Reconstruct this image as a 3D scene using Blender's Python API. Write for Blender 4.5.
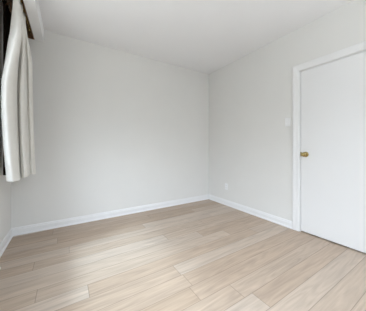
import bpy, bmesh, math
from mathutils import Vector, Matrix

SC = bpy.context.scene
COL = SC.collection
for o in list(bpy.data.objects):
    bpy.data.objects.remove(o)

# ------------------------------------------------------------------ camera
XL, XR, YB, YN, H = -0.56, 2.53, 3.015, -0.75, 2.60     # room faces
cam_d = bpy.data.cameras.new('camera')
cam = bpy.data.objects.new('camera', cam_d)
COL.objects.link(cam)
cam_d.sensor_width = 36.0
cam_d.lens = 186.8 / 366.0 * 36.0
cam_d.shift_y = -8.0 / 366.0
cam_d.clip_start = 0.02
cam.location = (0, 0, 1.07)
cam.rotation_euler = (math.radians(90), 0, math.radians(-32.1))
SC.camera = cam

# ------------------------------------------------------------------ world, sun, exposure
SKY_STRENGTH = 1.45
SUN_STRENGTH = 1.15
EXPOSURE = 1.30
vs = SC.view_settings
vs.view_transform = 'Standard'
vs.look = 'None'
vs.gamma = 1.0
vs.use_curve_mapping = False
vs.exposure = EXPOSURE

world = bpy.data.worlds.new('sky')
SC.world = world
world.use_nodes = True
nt = world.node_tree
nt.nodes.clear()
wo = nt.nodes.new('ShaderNodeOutputWorld')
bg = nt.nodes.new('ShaderNodeBackground')
bg.inputs['Strength'].default_value = SKY_STRENGTH
tc = nt.nodes.new('ShaderNodeTexCoord')
sp = nt.nodes.new('ShaderNodeSeparateXYZ')
rm = nt.nodes.new('ShaderNodeValToRGB')
mr = nt.nodes.new('ShaderNodeMapRange')
mr.inputs['From Min'].default_value = -1
mr.inputs['From Max'].default_value = 1
nt.links.new(tc.outputs['Generated'], sp.inputs[0])
nt.links.new(sp.outputs['Z'], mr.inputs['Value'])
nt.links.new(mr.outputs[0], rm.inputs[0])
cr = rm.color_ramp
cr.elements[0].position = 0.0
cr.elements[0].color = (1.15, 1.15, 1.18, 1)
cr.elements[1].position = 1.0
cr.elements[1].color = (1.2, 1.28, 1.45, 1)
for p, c in ((0.22, (1.05, 1.05, 1.08, 1)), (0.38, (0.36, 0.36, 0.36, 1)), (0.495, (0.26, 0.26, 0.26, 1)), (0.51, (0.36, 0.37, 0.39, 1)),
             (0.61, (0.62, 0.65, 0.71, 1)), (0.66, (1.40, 1.54, 1.80, 1)), (0.75, (2.25, 2.48, 2.92, 1)), (0.87, (2.35, 2.6, 3.05, 1))):
    e = cr.elements.new(p)
    e.color = c
nt.links.new(rm.outputs[0], bg.inputs['Color'])
nt.links.new(bg.outputs[0], wo.inputs['Surface'])

sun_d = bpy.data.lights.new('sun', 'SUN')
sun = bpy.data.objects.new('sun', sun_d)
COL.objects.link(sun)
sun_d.energy = SUN_STRENGTH
sun_d.angle = math.radians(9)          # sun behind thin cloud
sun_d.color = (0.66, 0.83, 1.0)
sun.location = (-6, -5, 6)
sun.rotation_euler = Vector((0.545, 0.254, -0.80)).to_track_quat('-Z', 'Y').to_euler()

# window opening in the left wall
WY0, WY1, WZ0, WZ1 = -0.20, 1.98, 0.88, 2.36
pd = bpy.data.lights.new('window_portal', 'AREA')
pd.shape = 'RECTANGLE'
pd.size = WY1 - WY0
pd.size_y = WZ1 - WZ0
pd.cycles.is_portal = True
po = bpy.data.objects.new('window_portal', pd)
COL.objects.link(po)
po.location = (XL - 0.16, (WY0 + WY1) / 2, (WZ0 + WZ1) / 2)
po.rotation_euler = Matrix(((0, 0, -1), (-1, 0, 0), (0, 1, 0))).to_euler()   # -Z looks to +X
# opening for the unseen fill window added behind the camera
NX0, NX1, NZ0, NZ1 = 0.14, 2.25, 0.75, 2.40
pd2 = bpy.data.lights.new('fill_window_portal', 'AREA')
pd2.shape = 'RECTANGLE'
pd2.size = NX1 - NX0
pd2.size_y = NZ1 - NZ0
pd2.cycles.is_portal = True
po2 = bpy.data.objects.new('fill_window_portal', pd2)
COL.objects.link(po2)
po2.location = ((NX0 + NX1) / 2, YN - 0.16, (NZ0 + NZ1) / 2)
po2.rotation_euler = (math.radians(90), 0, 0)   # -Z looks to +Y


# ------------------------------------------------------------------ helpers
def link(name, bm, mat, parent=None, smooth=False, bevel=0.0):
    bmesh.ops.recalc_face_normals(bm, faces=bm.faces[:])
    me = bpy.data.meshes.new(name)
    bm.to_mesh(me)
    bm.free()
    if smooth:
        for p in me.polygons:
            p.use_smooth = True
    o = bpy.data.objects.new(name, me)
    COL.objects.link(o)
    me.materials.append(mat)
    if parent:
        o.parent = parent
    if bevel:
        b = o.modifiers.new('bevel', 'BEVEL')
        b.width = bevel
        b.segments = 2
        b.limit_method = 'ANGLE'
    return o


def box(bm, x0, x1, y0, y1, z0, z1):
    v = [bm.verts.new(p) for p in ((x0, y0, z0), (x1, y0, z0), (x1, y1, z0), (x0, y1, z0),
                                   (x0, y0, z1), (x1, y0, z1), (x1, y1, z1), (x0, y1, z1))]
    for f in ((0, 3, 2, 1), (4, 5, 6, 7), (0, 1, 5, 4), (1, 2, 6, 5), (2, 3, 7, 6), (3, 0, 4, 7)):
        bm.faces.new([v[i] for i in f])


def prism(bm, pts, axis_from, axis_to, place):
    """extrude closed 2D profile between two stations; place(u, v, s) -> xyz"""
    a = [bm.verts.new(place(u, v, axis_from)) for u, v in pts]
    b = [bm.verts.new(place(u, v, axis_to)) for u, v in pts]
    n = len(pts)
    for i in range(n):
        bm.faces.new((a[i], a[(i + 1) % n], b[(i + 1) % n], b[i]))
    bm.faces.new(a)
    bm.faces.new(list(reversed(b)))


def lathe(bm, prof, origin, axis, seg=28):
    """prof: (distance along axis, radius)"""
    ax = Vector(axis).normalized()
    t = ax.orthogonal().normalized()
    w = ax.cross(t)
    o = Vector(origin)
    rings = []
    for d, r in prof:
        rings.append([bm.verts.new(o + ax * d + (t * math.cos(k * math.tau / seg) + w * math.sin(k * math.tau / seg)) * max(r, 1e-5))
                      for k in range(seg)])
    for i in range(len(rings) - 1):
        for k in range(seg):
            bm.faces.new((rings[i][k], rings[i][(k + 1) % seg], rings[i + 1][(k + 1) % seg], rings[i + 1][k]))
    bm.faces.new(rings[0])
    bm.faces.new(list(reversed(rings[-1])))


def torus(bm, c, axis, R, r, n=24, m=10):
    ax = Vector(axis).normalized()
    t = ax.orthogonal().normalized()
    w = ax.cross(t)
    g = []
    for i in range(n):
        a = i * math.tau / n
        d = t * math.cos(a) + w * math.sin(a)
        g.append([bm.verts.new(Vector(c) + d * (R + r * math.cos(j * math.tau / m)) + ax * r * math.sin(j * math.tau / m))
                  for j in range(m)])
    for i in range(n):
        for j in range(m):
            bm.faces.new((g[i][j], g[(i + 1) % n][j], g[(i + 1) % n][(j + 1) % m], g[i][(j + 1) % m]))


def tag(o, label, cat, group=None):
    o['label'] = label
    o['category'] = cat
    if group:
        o['group'] = group
    return o


def struct(o):
    o['kind'] = 'structure'
    return o


# ------------------------------------------------------------------ materials
def mat(name, col, rough=0.5, metal=0.0, spec=0.5, noise=0.0, nscale=40.0, bump=0.0, bscale=200.0):
    m = bpy.data.materials.new(name)
    m.use_nodes = True
    n = m.node_tree
    b = n.nodes['Principled BSDF']
    b.inputs['Roughness'].default_value = rough
    b.inputs['Metallic'].default_value = metal
    b.inputs['Specular IOR Level'].default_value = spec
    b.inputs['Base Color'].default_value = (*col, 1)
    c = n.nodes.new('ShaderNodeTexCoord')
    if noise:
        t = n.nodes.new('ShaderNodeTexNoise')
        t.inputs['Scale'].default_value = nscale
        t.inputs['Detail'].default_value = 4
        r = n.nodes.new('ShaderNodeValToRGB')
        r.color_ramp.elements[0].position = 0.3
        r.color_ramp.elements[1].position = 0.7
        r.color_ramp.elements[0].color = (*[x * (1 - noise) for x in col], 1)
        r.color_ramp.elements[1].color = (*[min(1, x * (1 + noise)) for x in col], 1)
        n.links.new(c.outputs['Object'], t.inputs['Vector'])
        n.links.new(t.outputs['Fac'], r.inputs[0])
        n.links.new(r.outputs[0], b.inputs['Base Color'])
    if bump:
        t2 = n.nodes.new('ShaderNodeTexNoise')
        t2.inputs['Scale'].default_value = bscale
        t2.inputs['Detail'].default_value = 2
        bp = n.nodes.new('ShaderNodeBump')
        bp.inputs['Strength'].default_value = bump
        bp.inputs['Distance'].default_value = 0.002
        n.links.new(c.outputs['Object'], t2.inputs['Vector'])
        n.links.new(t2.outputs['Fac'], bp.inputs['Height'])
        n.links.new(bp.outputs[0], b.inputs['Normal'])
    return m


M_WALL = mat('wall_paint', (0.825, 0.815, 0.788), 0.6, spec=0.3, noise=0.008, nscale=3, bump=0.05, bscale=350)
M_CEIL = mat('ceiling_paint', (0.92, 0.915, 0.92), 0.8, spec=0.2, noise=0.006, nscale=3, bump=0.05, bscale=300)
M_TRIM = mat('white_trim_paint', (0.88, 0.875, 0.87), 0.35, noise=0.006, nscale=6)
M_DOOR = mat('white_door_paint', (0.87, 0.865, 0.86), 0.4, noise=0.008, nscale=2.5)
M_PLATE = mat('white_plastic', (0.92, 0.92, 0.92), 0.3, noise=0.005, nscale=10)
M_SLOT = mat('dark_slot', (0.02, 0.02, 0.02), 0.6, noise=0.1)
M_BRASS = mat('brass', (0.47, 0.36, 0.15), 0.22, metal=1.0, noise=0.08, nscale=60)
M_RUBBER = mat('white_rubber', (0.82, 0.82, 0.80), 0.55, noise=0.01)
M_STEEL = mat('steel', (0.6, 0.6, 0.6), 0.3, metal=1.0, noise=0.03)
M_DRAPE = mat('dark_brown_cloth', (0.022, 0.014, 0.009), 0.95, spec=0.1, noise=0.2, nscale=30, bump=0.3, bscale=500)
M_FRAME = mat('window_frame_paint', (0.80, 0.80, 0.79), 0.4, noise=0.01)
M_DARK = mat('door_gap_shade', (0.05, 0.045, 0.04), 0.8, noise=0.05)  # near-black so the gaps round the door read as shade


def curtain_material():
    m = mat('cream_cloth', (0.92, 0.90, 0.85), 0.9, spec=0.15, noise=0.02, nscale=25, bump=0.25, bscale=600)
    n = m.node_tree
    b = n.nodes['Principled BSDF']
    out = n.nodes['Material Output']
    tr = n.nodes.new('ShaderNodeBsdfTranslucent')
    tr.inputs['Color'].default_value = (0.90, 0.83, 0.68, 1)
    mx = n.nodes.new('ShaderNodeMixShader')
    mx.inputs[0].default_value = 0.13
    n.links.new(b.outputs[0], mx.inputs[1])
    n.links.new(tr.outputs[0], mx.inputs[2])
    n.links.new(mx.outputs[0], out.inputs['Surface'])
    return m


M_CURT = curtain_material()


def wood_material():
    m = bpy.data.materials.new('bare_brown_wood')
    m.use_nodes = True
    n = m.node_tree
    b = n.nodes['Principled BSDF']
    b.inputs['Roughness'].default_value = 0.55
    c = n.nodes.new('ShaderNodeTexCoord')
    mp = n.nodes.new('ShaderNodeMapping')
    mp.inputs['Scale'].default_value = (30, 3, 30)
    t = n.nodes.new('ShaderNodeTexNoise')
    t.inputs['Scale'].default_value = 2.0
    t.inputs['Detail'].default_value = 5
    r = n.nodes.new('ShaderNodeValToRGB')
    r.color_ramp.elements[0].position = 0.35
    r.color_ramp.elements[0].color = (0.06, 0.027, 0.011, 1)
    r.color_ramp.elements[1].position = 0.7
    r.color_ramp.elements[1].color = (0.24, 0.12, 0.05, 1)
    n.links.new(c.outputs['Object'], mp.inputs['Vector'])
    n.links.new(mp.outputs[0], t.inputs['Vector'])
    n.links.new(t.outputs['Fac'], r.inputs[0])
    n.links.new(r.outputs[0], b.inputs['Base Color'])
    return m


M_WOOD = wood_material()


def glass_material():
    m = bpy.data.materials.new('window_glass')
    m.use_nodes = True
    n = m.node_tree
    n.nodes.remove(n.nodes['Principled BSDF'])
    out = n.nodes['Material Output']
    tr = n.nodes.new('ShaderNodeBsdfTransparent')
    tr.inputs['Color'].default_value = (0.96, 0.98, 0.97, 1)
    gl = n.nodes.new('ShaderNodeBsdfGlossy')
    gl.inputs['Roughness'].default_value = 0.02
    lw = n.nodes.new('ShaderNodeLayerWeight')
    lw.inputs['Blend'].default_value = 0.5
    pw = n.nodes.new('ShaderNodeMath')
    pw.operation = 'POWER'
    pw.inputs[1].default_value = 5.0
    n.links.new(lw.outputs['Facing'], pw.inputs[0])
    fr = n.nodes.new('ShaderNodeMapRange')
    fr.inputs['To Min'].default_value = 0.03
    fr.inputs['To Max'].default_value = 0.9
    n.links.new(pw.outputs[0], fr.inputs['Value'])
    mx = n.nodes.new('ShaderNodeMixShader')
    n.links.new(fr.outputs[0], mx.inputs[0])
    n.links.new(tr.outputs[0], mx.inputs[1])
    n.links.new(gl.outputs[0], mx.inputs[2])
    n.links.new(mx.outputs[0], out.inputs['Surface'])
    return m


M_GLASS = glass_material()

PLANK_W, PLANK_L, PLANK_PHASE = 0.147, 1.9, 0.012
JOINTS = {10: 0.144, 9: 0.82, 7: 0.80, 5: 1.16, 15: 0.03, 16: 0.90}    # row -> x of an end joint


def floor_material():
    m = bpy.data.materials.new('laminate_planks')
    m.use_nodes = True
    n = m.node_tree
    L = n.links.new
    b = n.nodes['Principled BSDF']

    def N(t, **k):
        x = n.nodes.new(t)
        for a, v in k.items():
            setattr(x, a, v)
        return x

    def math_(op, a, bb=None):
        x = N('ShaderNodeMath', operation=op)
        for i, v in ((0, a), (1, bb)):
            if v is None:
                continue
            if isinstance(v, (int, float)):
                x.inputs[i].default_value = v
            else:
                L(v, x.inputs[i])
        return x.outputs[0]

    def ramp(fac, stops):
        r = N('ShaderNodeValToRGB')
        e = r.color_ramp.elements
        e[0].position, e[0].color = stops[0][0], (*stops[0][1], 1)
        e[1].position, e[1].color = stops[-1][0], (*stops[-1][1], 1)
        for p, c in stops[1:-1]:
            q = e.new(p)
            q.color = (*c, 1)
        L(fac, r.inputs[0])
        return r.outputs[0]

    tcd = N('ShaderNodeTexCoord')
    s = N('ShaderNodeSeparateXYZ')
    L(tcd.outputs['Object'], s.inputs[0])
    x, y = s.outputs['X'], s.outputs['Y']
    row_f = math_('DIVIDE', math_('SUBTRACT', y, PLANK_PHASE), PLANK_W)
    row = math_('FLOOR', row_f)
    rfr = math_('FRACT', row_f)
    wn = N('ShaderNodeTexWhiteNoise', noise_dimensions='1D')
    L(math_('ADD', row, 31.7), wn.inputs['W'])
    off = wn.outputs['Value']
    for r_, xj in JOINTS.items():
        hit = N('ShaderNodeMath', operation='COMPARE')
        L(row, hit.inputs[0])
        hit.inputs[1].default_value = r_
        hit.inputs[2].default_value = 0.3
        mxn = N('ShaderNodeMix', data_type='FLOAT')
        L(hit.outputs[0], mxn.inputs[0])
        L(off, mxn.inputs[2])
        mxn.inputs[3].default_value = (-xj / PLANK_L) % 1.0
        off = mxn.outputs[0]
    col_f = math_('ADD', math_('DIVIDE', x, PLANK_L), off)
    colm = math_('FLOOR', col_f)
    cfr = math_('FRACT', col_f)
    cv = N('ShaderNodeCombineXYZ')
    L(row, cv.inputs[0])
    L(colm, cv.inputs[1])
    wp = N('ShaderNodeTexWhiteNoise', noise_dimensions='2D')
    L(cv.outputs[0], wp.inputs['Vector'])
    rnd = wp.outputs['Value']
    # grain: long along X, shifted per plank
    gv = N('ShaderNodeCombineXYZ')
    L(math_('ADD', math_('MULTIPLY', x, 1.6), math_('MULTIPLY', rnd, 37.0)), gv.inputs[0])
    L(math_('ADD', math_('MULTIPLY', y, 26.0), math_('MULTIPLY', rnd, 91.0)), gv.inputs[1])
    g1 = N('ShaderNodeTexNoise')
    g1.inputs['Scale'].default_value = 1.0
    g1.inputs['Detail'].default_value = 6
    g1.inputs['Roughness'].default_value = 0.62
    g1.inputs['Distortion'].default_value = 0.8
    L(gv.outputs[0], g1.inputs['Vector'])
    # cathedral figure
    fv = N('ShaderNodeCombineXYZ')
    L(math_('ADD', math_('MULTIPLY', x, 1.1), math_('MULTIPLY', rnd, 17.0)), fv.inputs[0])
    L(math_('ADD', math_('MULTIPLY', y, 9.0), math_('MULTIPLY', rnd, 53.0)), fv.inputs[1])
    g2 = N('ShaderNodeTexNoise')
    g2.inputs['Scale'].default_value = 1.0
    g2.inputs['Detail'].default_value = 1
    L(fv.outputs[0], g2.inputs['Vector'])
    rings = math_('SINE', math_('MULTIPLY', g2.outputs['Fac'], 55.0))
    base = ramp(rnd, [(0.0, (0.42, 0.312, 0.226)), (0.3, (0.445, 0.336, 0.25)), (0.65, (0.475, 0.373, 0.288)), (1.0, (0.515, 0.422, 0.342))])
    grain = math_('ADD', math_('MULTIPLY', math_('SUBTRACT', g1.outputs['Fac'], 0.5), 0.75), math_('MULTIPLY', rings, 0.05))
    gain = math_('ADD', grain, 1.0)
    # joints
    d_row = math_('MULTIPLY', math_('MINIMUM', rfr, math_('SUBTRACT', 1.0, rfr)), PLANK_W)
    d_col = math_('MULTIPLY', math_('MINIMUM', cfr, math_('SUBTRACT', 1.0, cfr)), PLANK_L)
    dist = math_('MINIMUM', d_row, d_col)
    seam = N('ShaderNodeMapRange', interpolation_type='SMOOTHSTEP')
    seam.inputs['From Min'].default_value = 0.0004
    seam.inputs['From Max'].default_value = 0.0032
    seam.inputs['To Min'].default_value = 0.55
    seam.inputs['To Max'].default_value = 1.0
    L(dist, seam.inputs['Value'])
    tot = math_('MULTIPLY', gain, seam.outputs[0])
    mul = N('ShaderNodeVectorMath', operation='SCALE')
    L(base, mul.inputs[0])
    L(tot, mul.inputs['Scale'])
    L(mul.outputs[0], b.inputs['Base Color'])
    rr = math_('ADD', math_('MULTIPLY', g1.outputs['Fac'], 0.15), 0.36)
    L(rr, b.inputs['Roughness'])
    b.inputs['Specular IOR Level'].default_value = 0.5
    bp = N('ShaderNodeBump')
    bp.inputs['Strength'].default_value = 0.25
    bp.inputs['Distance'].default_value = 0.001
    L(tot, bp.inputs['Height'])
    L(bp.outputs[0], b.inputs['Normal'])
    return m


M_FLOOR = floor_material()

# ------------------------------------------------------------------ room shell
T = 0.14
bm = bmesh.new()
box(bm, XL - T, XR + T, YN - T, YB + T, -0.12, 0)
struct(link('floor', bm, M_FLOOR))
bm = bmesh.new()
box(bm, XL - T, XR + T, YN - T, YB + T, H, H + 0.12)
struct(link('ceiling', bm, M_CEIL))
bm = bmesh.new()
box(bm, XL - T, XR + T, YB, YB + T, 0, H)
struct(link('wall_back', bm, M_WALL))
bm = bmesh.new()
box(bm, XL - T, NX0, YN - T, YN, 0, H)
box(bm, NX1, XR + T, YN - T, YN, 0, H)
box(bm, NX0, NX1, YN - T, YN, 0, NZ0)
box(bm, NX0, NX1, YN - T, YN, NZ1, H)
struct(link('wall_near', bm, M_WALL))
# unseen blocker added outside to keep the sun off the fill window
bm = bmesh.new()
box(bm, NX0 - 0.30, NX0 - 0.16, YN - 4.2, YN - T, 0, H + 1.2)
struct(link('sun_blocker', bm, M_WALL))
# left wall round the window opening
bm = bmesh.new()
box(bm, XL - T, XL, YN, WY0, 0, H)
box(bm, XL - T, XL, WY1, YB, 0, H)
box(bm, XL - T, XL, WY0, WY1, 0, WZ0)
box(bm, XL - T, XL, WY0, WY1, WZ1, H)
struct(link('wall_left', bm, M_WALL))
# right wall round the door opening
DY1, DY0, DZ = 1.225, 0.425, 2.04
bm = bmesh.new()
box(bm, XR, XR + T, DY1, YB, 0, H)
box(bm, XR, XR + T, YN, DY0, 0, H)
box(bm, XR, XR + T, DY0, DY1, DZ, H)
struct(link('wall_right', bm, M_WALL))
bm = bmesh.new()  # unseen dark panel added to stop light leaking in round the door
box(bm, XR + T - 0.02, XR + T, DY0, DY1, 0, DZ)
struct(link('door_gap_blocker', bm, M_DARK))


# baseboards: flat board, moulded top and a small shoe
BB = [(0.0, 0.0), (0.022, 0.0), (0.022, 0.010), (0.018, 0.018), (0.013, 0.021), (0.013, 0.066), (0.0115, 0.072),
      (0.0085, 0.076), (0.0085, 0.084), (0.006, 0.092), (0.0, 0.095)]
bm = bmesh.new()
prism(bm, BB, XL, XR, lambda u, v, s: (s, YB - u, v))
struct(link('baseboard_back', bm, M_TRIM))
bm = bmesh.new()
prism(bm, BB, YN, YB - 0.022, lambda u, v, s: (XL + u, s, v))
struct(link('baseboard_left', bm, M_TRIM))
CAS = 0.085
bm = bmesh.new()
prism(bm, BB, DY1 + CAS, YB - 0.022, lambda u, v, s: (XR - u, s, v))
struct(link('baseboard_right', bm, M_TRIM))
bm = bmesh.new()
prism(bm, BB, YN, DY0 - CAS, lambda u, v, s: (XR - u, s, v))
struct(link('baseboard_side', bm, M_TRIM))

# door casing (trim_1): moulded profile mitred round the opening, plus jamb lining
PROF = [(0.004, 0.0), (0.004, 0.010), (0.010, 0.014), (0.045, 0.015), (0.060, 0.018), (0.078, 0.020), (CAS, 0.017), (CAS, 0.0)]
bm = bmesh.new()
paths = []
for w, d in PROF:
    paths.append([bm.verts.new(p) for p in ((XR - d, DY1 + w, 0), (XR - d, DY1 + w, DZ + w), (XR - d, DY0 - w, DZ + w), (XR - d, DY0 - w, 0))])
for i in range(len(PROF)):
    a, b_ = paths[i], paths[(i + 1) % len(PROF)]
    for k in range(3):
        bm.faces.new((a[k], a[k + 1], b_[k + 1], b_[k]))
bm.faces.new([p[0] for p in paths])
bm.faces.new([p[3] for p in reversed(paths)])
struct(link('trim_1', bm, M_TRIM))
bm = bmesh.new()
J = 0.004
box(bm, XR + 0.002, XR + T - 0.02, DY1 - J, DY1 + 0.002, 0, DZ)
box(bm, XR + 0.002, XR + T - 0.02, DY0 - 0.002, DY0 + J, 0, DZ)
box(bm, XR + 0.002, XR + T - 0.02, DY0, DY1, DZ - J, DZ + 0.002)
box(bm, XR + 0.050, XR + 0.062, DY1 - 0.02, DY1, 0, DZ)
box(bm, XR + 0.050, XR + 0.062, DY0, DY0 + 0.02, 0, DZ)
struct(link('trim_2', bm, M_TRIM))

# door slab with brass knob
bm = bmesh.new()
box(bm, XR + 0.004, XR + 0.042, DY0 + 0.008, DY1 - 0.009, 0.014, DZ - 0.0075)
door = struct(link('door_1', bm, M_DOOR, bevel=0.002))
door['label'] = 'flush white door with a brass knob in the right wall'
KY, KZ = DY1 - 0.066, 0.984
bm = bmesh.new()
lathe(bm, [(0.0, 0.010), (0.028, 0.008), (0.033, 0.015), (0.040, 0.024), (0.048, 0.0285), (0.056, 0.0275), (0.063, 0.022), (0.066, 0.012), (0.0665, 0.0)],
      (XR + 0.004, KY, KZ), (-1, 0, 0))
knob = link('door_knob', bm, M_BRASS, door, smooth=True)
knob['label'] = 'round brass knob'
bm = bmesh.new()
lathe(bm, [(0.0, 0.033), (0.003, 0.033), (0.007, 0.029), (0.010, 0.016), (0.010, 0.0)], (XR + 0.004, KY, KZ), (-1, 0, 0))
link('rosette', bm, M_BRASS, knob, smooth=True)
bm = bmesh.new()
box(bm, XR - 0.0005, XR + 0.006, DY1 - 0.018, DY1 - 0.0045, KZ - 0.028, KZ + 0.028)
lp = link('latch_plate', bm, M_BRASS, door)
lp['label'] = 'narrow brass latch plate'

# ------------------------------------------------------------------ window in the left wall (mostly outside the frame)
win = bpy.data.objects.new('window_1', None)
COL.objects.link(win)
win.location = (XL, (WY0 + WY1) / 2, WZ0)
struct(win)
wx, wy, wz = win.location


def wbox(bm, x0, x1, y0, y1, z0, z1):
    box(bm, x0 - wx, x1 - wx, y0 - wy, y1 - wy, z0 - wz, z1 - wz)


bm = bmesh.new()
F = 0.05
x0, x1 = XL - 0.12, XL - 0.07
wbox(bm, x0, x1, WY0, WY0 + F, WZ0, WZ1)
wbox(bm, x0, x1, WY1 - F, WY1, WZ0, WZ1)
wbox(bm, x0, x1, WY0 + F, WY1 - F, WZ0, WZ0 + F)
wbox(bm, x0, x1, WY0 + F, WY1 - F, WZ1 - F, WZ1)
ym = 0.15
wbox(bm, x0, x1, ym - 0.03, ym + 0.03, WZ0 + F, WZ1 - F)
wf = link('window_frame', bm, M_FRAME, win)
for a, b_ in ((WY0 + F, ym - 0.03), (ym + 0.03, WY1 - F)):
    bm = bmesh.new()
    wbox(bm, XL - 0.098, XL - 0.094, a, b_, WZ0 + F, WZ1 - F)
    link('pane', bm, M_GLASS, wf)
bm = bmesh.new()
wbox(bm, XL - 0.069, XL, WY0, WY1, WZ0 - 0.022, WZ0 - 0.002)
wbox(bm, XL, XL + 0.026, WY0 - 0.02, 2.488, WZ0 - 0.022, WZ0 - 0.002)
link('window_sill', bm, M_TRIM, win, bevel=0.004)

fill_win = bpy.data.objects.new('fill_window', None)  # unseen window, added to bring fill light from behind the camera
COL.objects.link(fill_win)
fill_win.location = ((NX0 + NX1) / 2, YN, NZ0)
struct(fill_win)
wx, wy, wz = fill_win.location
bm = bmesh.new()
y0, y1 = YN - 0.12, YN - 0.07
wbox(bm, NX0, NX0 + F, y0, y1, NZ0, NZ1)
wbox(bm, NX1 - F, NX1, y0, y1, NZ0, NZ1)
wbox(bm, NX0 + F, NX1 - F, y0, y1, NZ0, NZ0 + F)
wbox(bm, NX0 + F, NX1 - F, y0, y1, NZ1 - F, NZ1)
xm = (NX0 + NX1) / 2
wbox(bm, xm - 0.03, xm + 0.03, y0, y1, NZ0 + F, NZ1 - F)
wf2 = link('window_frame', bm, M_FRAME, fill_win)
for a, b_ in ((NX0 + F, xm - 0.03), (xm + 0.03, NX1 - F)):
    bm = bmesh.new()
    wbox(bm, a, b_, YN - 0.098, YN - 0.094, NZ0 + F, NZ1 - F)
    link('pane', bm, M_GLASS, wf2)
bm = bmesh.new()
wbox(bm, NX0 - 0.02, NX1 + 0.02, YN - 0.069, YN + 0.026, NZ0 - 0.022, NZ0 - 0.002)
link('window_sill', bm, M_TRIM, fill_win, bevel=0.004)

# ------------------------------------------------------------------ curtain pelmet under the ceiling (trim_3 painted, trim_4 bare wood lining)
PX0, PX1, PZ = -0.336, -0.242, 2.437
bm = bmesh.new()
box(bm, PX0, PX1, YN, YB, PZ, H)
struct(link('trim_3', bm, M_CEIL, bevel=0.003))
bm = bmesh.new()
box(bm, XL + 0.001, PX0 - 0.0005, YN, YB - 0.001, H - 0.012, H - 0.0005)
box(bm, PX0 - 0.010, PX0 - 0.0005, YN, YB - 0.001, PZ + 0.003, H - 0.012)
box(bm, XL + 0.001, PX0 - 0.010, YB - 0.012, YB - 0.001, PZ + 0.003, H - 0.012)
struct(link('trim_4', bm, M_WOOD))

# ------------------------------------------------------------------ curtain rod
RX, RZ = -0.372, 2.512
rod = bpy.data.objects.new('curtain_rod', None)
COL.objects.link(rod)
rod.location = (RX, 1.5, RZ)
tag(rod, 'brass curtain rod tucked up behind the white pelmet at the left ceiling edge', 'curtain rod')
bm = bmesh.new()
lathe(bm, [(0, 0.008), (2.75, 0.008)], (0, -1.34, 0), (0, 1, 0), 16)
link('rod', bm, M_BRASS, rod, smooth=False)
for s, y in ((1, 1.41), (-1, -1.34)):
    bm = bmesh.new()
    lathe(bm, [(0, 0.009), (0.006, 0.013), (0.012, 0.010), (0.018, 0.0165), (0.028, 0.019), (0.038, 0.015), (0.044, 0.006), (0.046, 0)],
          (0, y - s * 0.004, 0), (0, s, 0), 20)
    link('finial', bm, M_BRASS, rod, smooth=True)
for y in (1.34, 0.1, -1.25):
    bm = bmesh.new()
    torus(bm, (0, y, 0), (0, 1, 0), 0.0105, 0.0035)
    lathe(bm, [(0, 0.004), (H - 0.012 - RZ - 0.012, 0.004)], (0, y, 0.012), (0, 0, 1), 12)
    lathe(bm, [(0, 0.016), (0.005, 0.016)], (0, y, H - 0.0175 - RZ), (0, 0, 1), 16)
    link('bracket', bm, M_BRASS, rod, smooth=False)


# ------------------------------------------------------------------ cream curtain
def interp(tab, z):
    if z >= tab[0][0]:
        return tab[0][1:]
    for a, b_ in zip(tab, tab[1:]):
        if a[0] >= z >= b_[0]:
            t = (a[0] - z) / (a[0] - b_[0])
            return tuple(a[i] + (b_[i] - a[i]) * t for i in range(1, len(a)))
    return tab[-1][1:]


LT = [(2.49, -0.372, 2.19), (2.36, -0.374, 2.17), (2.086, -0.385, 2.16), (1.775, -0.436, 2.16), (1.643, -0.459, 2.16), (1.473, -0.464, 2.16),
      (1.30, -0.459, 2.16), (1.05, -0.446, 2.16), (0.78, -0.428, 2.16)]
RT = [(2.49, -0.384, 2.65), (2.32, -0.342, 2.66), (1.94, -0.326, 2.68), (1.49, -0.320, 2.68), (1.04, -0.309, 2.68), (0.78, -0.299, 2.68)]
# plan of the three pleats at mid height (x, y), near edge first
PLEATS = [(-0.4662, 2.2), (-0.451, 2.14), (-0.4248, 2.115), (-0.3981, 2.14), (-0.3826, 2.2), (-0.3817, 2.275), (-0.3844, 2.325), (-0.3841, 2.345), (-0.3804, 2.345), (-0.3729, 2.325), (-0.3631, 2.3), (-0.3501, 2.29), (-0.3356, 2.315), (-0.33, 2.375), (-0.3314, 2.43), (-0.3322, 2.465), (-0.3317, 2.485), (-0.3291, 2.49), (-0.323, 2.48), (-0.3112, 2.47), (-0.2981, 2.495), (-0.2945, 2.55), (-0.2998, 2.61), (-0.3163, 2.67)]


def spline(pts, t):
    n = len(pts) - 1
    f = min(max(t, 0.0), 1.0) * n
    i = min(int(f), n - 1)
    f -= i
    p0, p1, p2, p3 = (Vector(pts[max(0, min(n, k))]) for k in (i - 1, i, i + 1, i + 2))
    return 0.5 * ((2 * p1) + (p2 - p0) * f + (2 * p0 - 5 * p1 + 4 * p2 - p3) * f * f + (3 * p1 - p0 - 3 * p2 + p3) * f ** 3)


def curtain_point(s, z):
    lx, ly = interp(LT, z)
    rx, ry = interp(RT, z)
    lm, rm_ = interp(LT, 1.30)[0], interp(RT, 1.30)[0]
    p = spline(PLEATS, s)
    t = min(1, max(0, (p.y - 2.13) / 0.24))
    p = p + Vector(((lx - lm) * (1 - t) + (rx - rm_) * t, 0))
    p.x += 0.0025 * math.sin(2 * math.pi * 11 * s + 2.0 * z) * (0.3 + 0.7 * (2.5 - z) / 1.7)
    p.y += 0.006 * math.sin(3.1 * z + 5 * s)
    # gathered flat under the rod at the top
    top = Vector((-0.374 + 0.013 * math.sin(2 * math.pi * 3 * s - 1.2), 2.18 + 0.47 * s))
    k = min(1, max(0, (2.479 - z) / 0.50))
    k = k * k * (3 - 2 * k)
    k = 0.10 + 0.90 * k
    return top.lerp(p, k)


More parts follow.
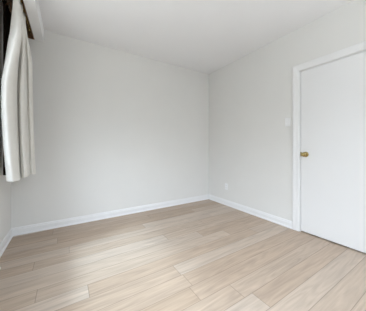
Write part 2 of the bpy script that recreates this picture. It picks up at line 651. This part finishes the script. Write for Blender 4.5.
NS, NZ = 184, 70
ZT, ZB = 2.479, 0.785
bm = bmesh.new()
grid = []
for j in range(NZ + 1):
    z = ZT + (ZB - ZT) * j / NZ
    rowv = []
    for i in range(NS + 1):
        p = curtain_point(i / NS, z)
        zz = z - (0.010 * math.sin(i / NS * 7.0) * (j / NZ) ** 4)
        rowv.append(bm.verts.new((p.x, p.y, zz)))
    grid.append(rowv)
for j in range(NZ):
    for i in range(NS):
        bm.faces.new((grid[j][i], grid[j][i + 1], grid[j + 1][i + 1], grid[j + 1][i]))
cur = link('curtain', bm, M_CURT, smooth=True)
sm = cur.modifiers.new('thickness', 'SOLIDIFY')
sm.thickness = 0.003
sm.offset = 0
tag(cur, 'cream-white pleated curtain hanging from the rod at the left wall', 'curtain')
# hem
bm = bmesh.new()
hem = []
for i in range(NS + 1):
    s = i / NS
    col_ = []
    for z, off in ((0.835, 0.0022), (0.828, 0.0034), (0.788, 0.0034)):
        p = curtain_point(s, z)
        q = curtain_point(min(1, s + 0.004), z) - curtain_point(max(0, s - 0.004), z)
        nn = Vector((q.y, -q.x)).normalized()
        col_.append(bm.verts.new((p.x + nn.x * off, p.y + nn.y * off, z - 0.010 * math.sin(s * 7.0) * ((ZT - z) / (ZT - ZB)) ** 4)))
    hem.append(col_)
for i in range(NS):
    for k in range(2):
        bm.faces.new((hem[i][k], hem[i + 1][k], hem[i + 1][k + 1], hem[i][k + 1]))
link('hem', bm, M_CURT, cur, smooth=True)
for k in range(6):
    s = 0.05 + 0.18 * k
    y = curtain_point(min(s, 1), ZT).y
    bm = bmesh.new()
    torus(bm, (RX, y, RZ - 0.010), (0, 1, 0), 0.019, 0.0028)
    for v in bm.verts:
        v.co -= Vector(rod.location)
    link('ring', bm, M_BRASS, rod, smooth=True)

# ------------------------------------------------------------------ dark drape behind it
DX = -0.505
bm = bmesh.new()
NS2, NZ2 = 80, 24
g = []
for j in range(NZ2 + 1):
    z = 2.49 + (0.80 - 2.49) * j / NZ2
    rowv = []
    for i in range(NS2 + 1):
        s = i / NS2
        rowv.append(bm.verts.new((DX + 0.014 * math.sin(2 * math.pi * 4 * s + 0.2 * math.sin(z * 3)), 2.445 + 0.22 * s, z)))
    g.append(rowv)
for j in range(NZ2):
    for i in range(NS2):
        bm.faces.new((g[j][i], g[j][i + 1], g[j + 1][i + 1], g[j + 1][i]))
dr = link('drape', bm, M_DRAPE, smooth=True)
sm = dr.modifiers.new('thickness', 'SOLIDIFY')
sm.thickness = 0.003
sm.offset = 0
tag(dr, 'dark brown drape gathered flat against the wall behind the white curtain', 'drape')
bm = bmesh.new()
box(bm, DX - 0.008, DX + 0.008, 2.435, 2.68, 2.484, 2.498)
link('heading_rail', bm, M_DRAPE, dr)
for y in (2.46, 2.64):
    bm = bmesh.new()
    lathe(bm, [(0, 0.003), (H - 0.012 - 2.498, 0.003)], (DX, y, 2.498), (0, 0, 1), 10)
    link('hanger', bm, M_STEEL, dr)

# ------------------------------------------------------------------ light switch
SY, SZ = 1.378, 1.413
sw = bpy.data.objects.new('light_switch', None)
COL.objects.link(sw)
sw.location = (XR, SY, SZ)
tag(sw, 'white light switch plate on the wall beside the door frame', 'light switch')
bm = bmesh.new()
box(bm, -0.006, 0, -0.035, 0.035, -0.0575, 0.0575)
link('plate', bm, M_PLATE, sw, bevel=0.003)
bm = bmesh.new()
prism(bm, [(-0.005, -0.012), (-0.005, 0.012), (-0.009, 0.011), (-0.016, 0.009), (-0.015, 0.002), (-0.007, -0.011)], -0.005, 0.005, lambda u, v, s: (u, s, v))
link('toggle', bm, M_PLATE, sw)
for z in (-0.041, 0.041):
    bm = bmesh.new()
    lathe(bm, [(0, 0.003), (0.0012, 0.003), (0.0018, 0.0)], (-0.006, 0, z), (-1, 0, 0), 12)
    link('screw', bm, M_PLATE, sw)

# ------------------------------------------------------------------ wall outlet
OY, OZ = 2.513, 0.345
ou = bpy.data.objects.new('wall_outlet', None)
COL.objects.link(ou)
ou.location = (XR, OY, OZ)
tag(ou, 'white duplex wall outlet low on the right wall near the corner', 'outlet')
bm = bmesh.new()
box(bm, -0.006, 0, -0.035, 0.035, -0.0575, 0.0575)
link('plate', bm, M_PLATE, ou, bevel=0.003)
for z in (-0.020, 0.020):
    bm = bmesh.new()
    lathe(bm, [(0, 0.016), (0.0025, 0.016), (0.003, 0.015), (0.003, 0)], (-0.006, 0, z), (-1, 0, 0), 24)
    rc = link('receptacle', bm, M_PLATE, ou)
    for y in (-0.006, 0.006):
        bm = bmesh.new()
        box(bm, -0.0094, -0.0088, y - 0.001, y + 0.001, z - 0.001, z + 0.008)
        link('slot', bm, M_SLOT, rc)
    bm = bmesh.new()
    lathe(bm, [(0, 0.0025), (0.0006, 0.0025)], (-0.0088, 0, z - 0.007), (-1, 0, 0), 12)
    link('slot', bm, M_SLOT, rc)

# ------------------------------------------------------------------ spring door stop on the left baseboard
SX, SYY, SZZ = XL + 0.013, 2.157, 0.05
st = bpy.data.objects.new('door_stop', None)
COL.objects.link(st)
st.location = (SX, SYY, SZZ)
tag(st, 'small white-tipped door stop sticking out of the left baseboard', 'door stop')
bm = bmesh.new()
lathe(bm, [(0, 0.011), (0.004, 0.011), (0.008, 0.007), (0.008, 0)], (0, 0, 0), (1, 0, 0), 20)
link('mount', bm, M_STEEL, st, smooth=False)
bm = bmesh.new()
prev = None
turns, nseg = 11, 132
for i in range(nseg + 1):
    a = i / nseg * turns * math.tau
    c = Vector((0.007 + 0.058 * i / nseg, 0.0055 * math.cos(a), 0.0055 * math.sin(a)))
    rad = Vector((0, math.cos(a), math.sin(a)))
    ringv = [bm.verts.new(c + rad * 0.0013 * math.cos(k * math.tau / 6) + Vector((0.0013 * math.sin(k * math.tau / 6), 0, 0))) for k in range(6)]
    if prev:
        for k in range(6):
            bm.faces.new((prev[k], prev[(k + 1) % 6], ringv[(k + 1) % 6], ringv[k]))
    prev = ringv
link('spring', bm, M_STEEL, st, smooth=True)
bm = bmesh.new()
lathe(bm, [(0.062, 0.0085), (0.064, 0.0095), (0.076, 0.0095), (0.080, 0.0075), (0.081, 0)], (0, 0, 0), (1, 0, 0), 20)
link('rubber_tip', bm, M_RUBBER, st, smooth=True)['label'] = 'white rubber tip'
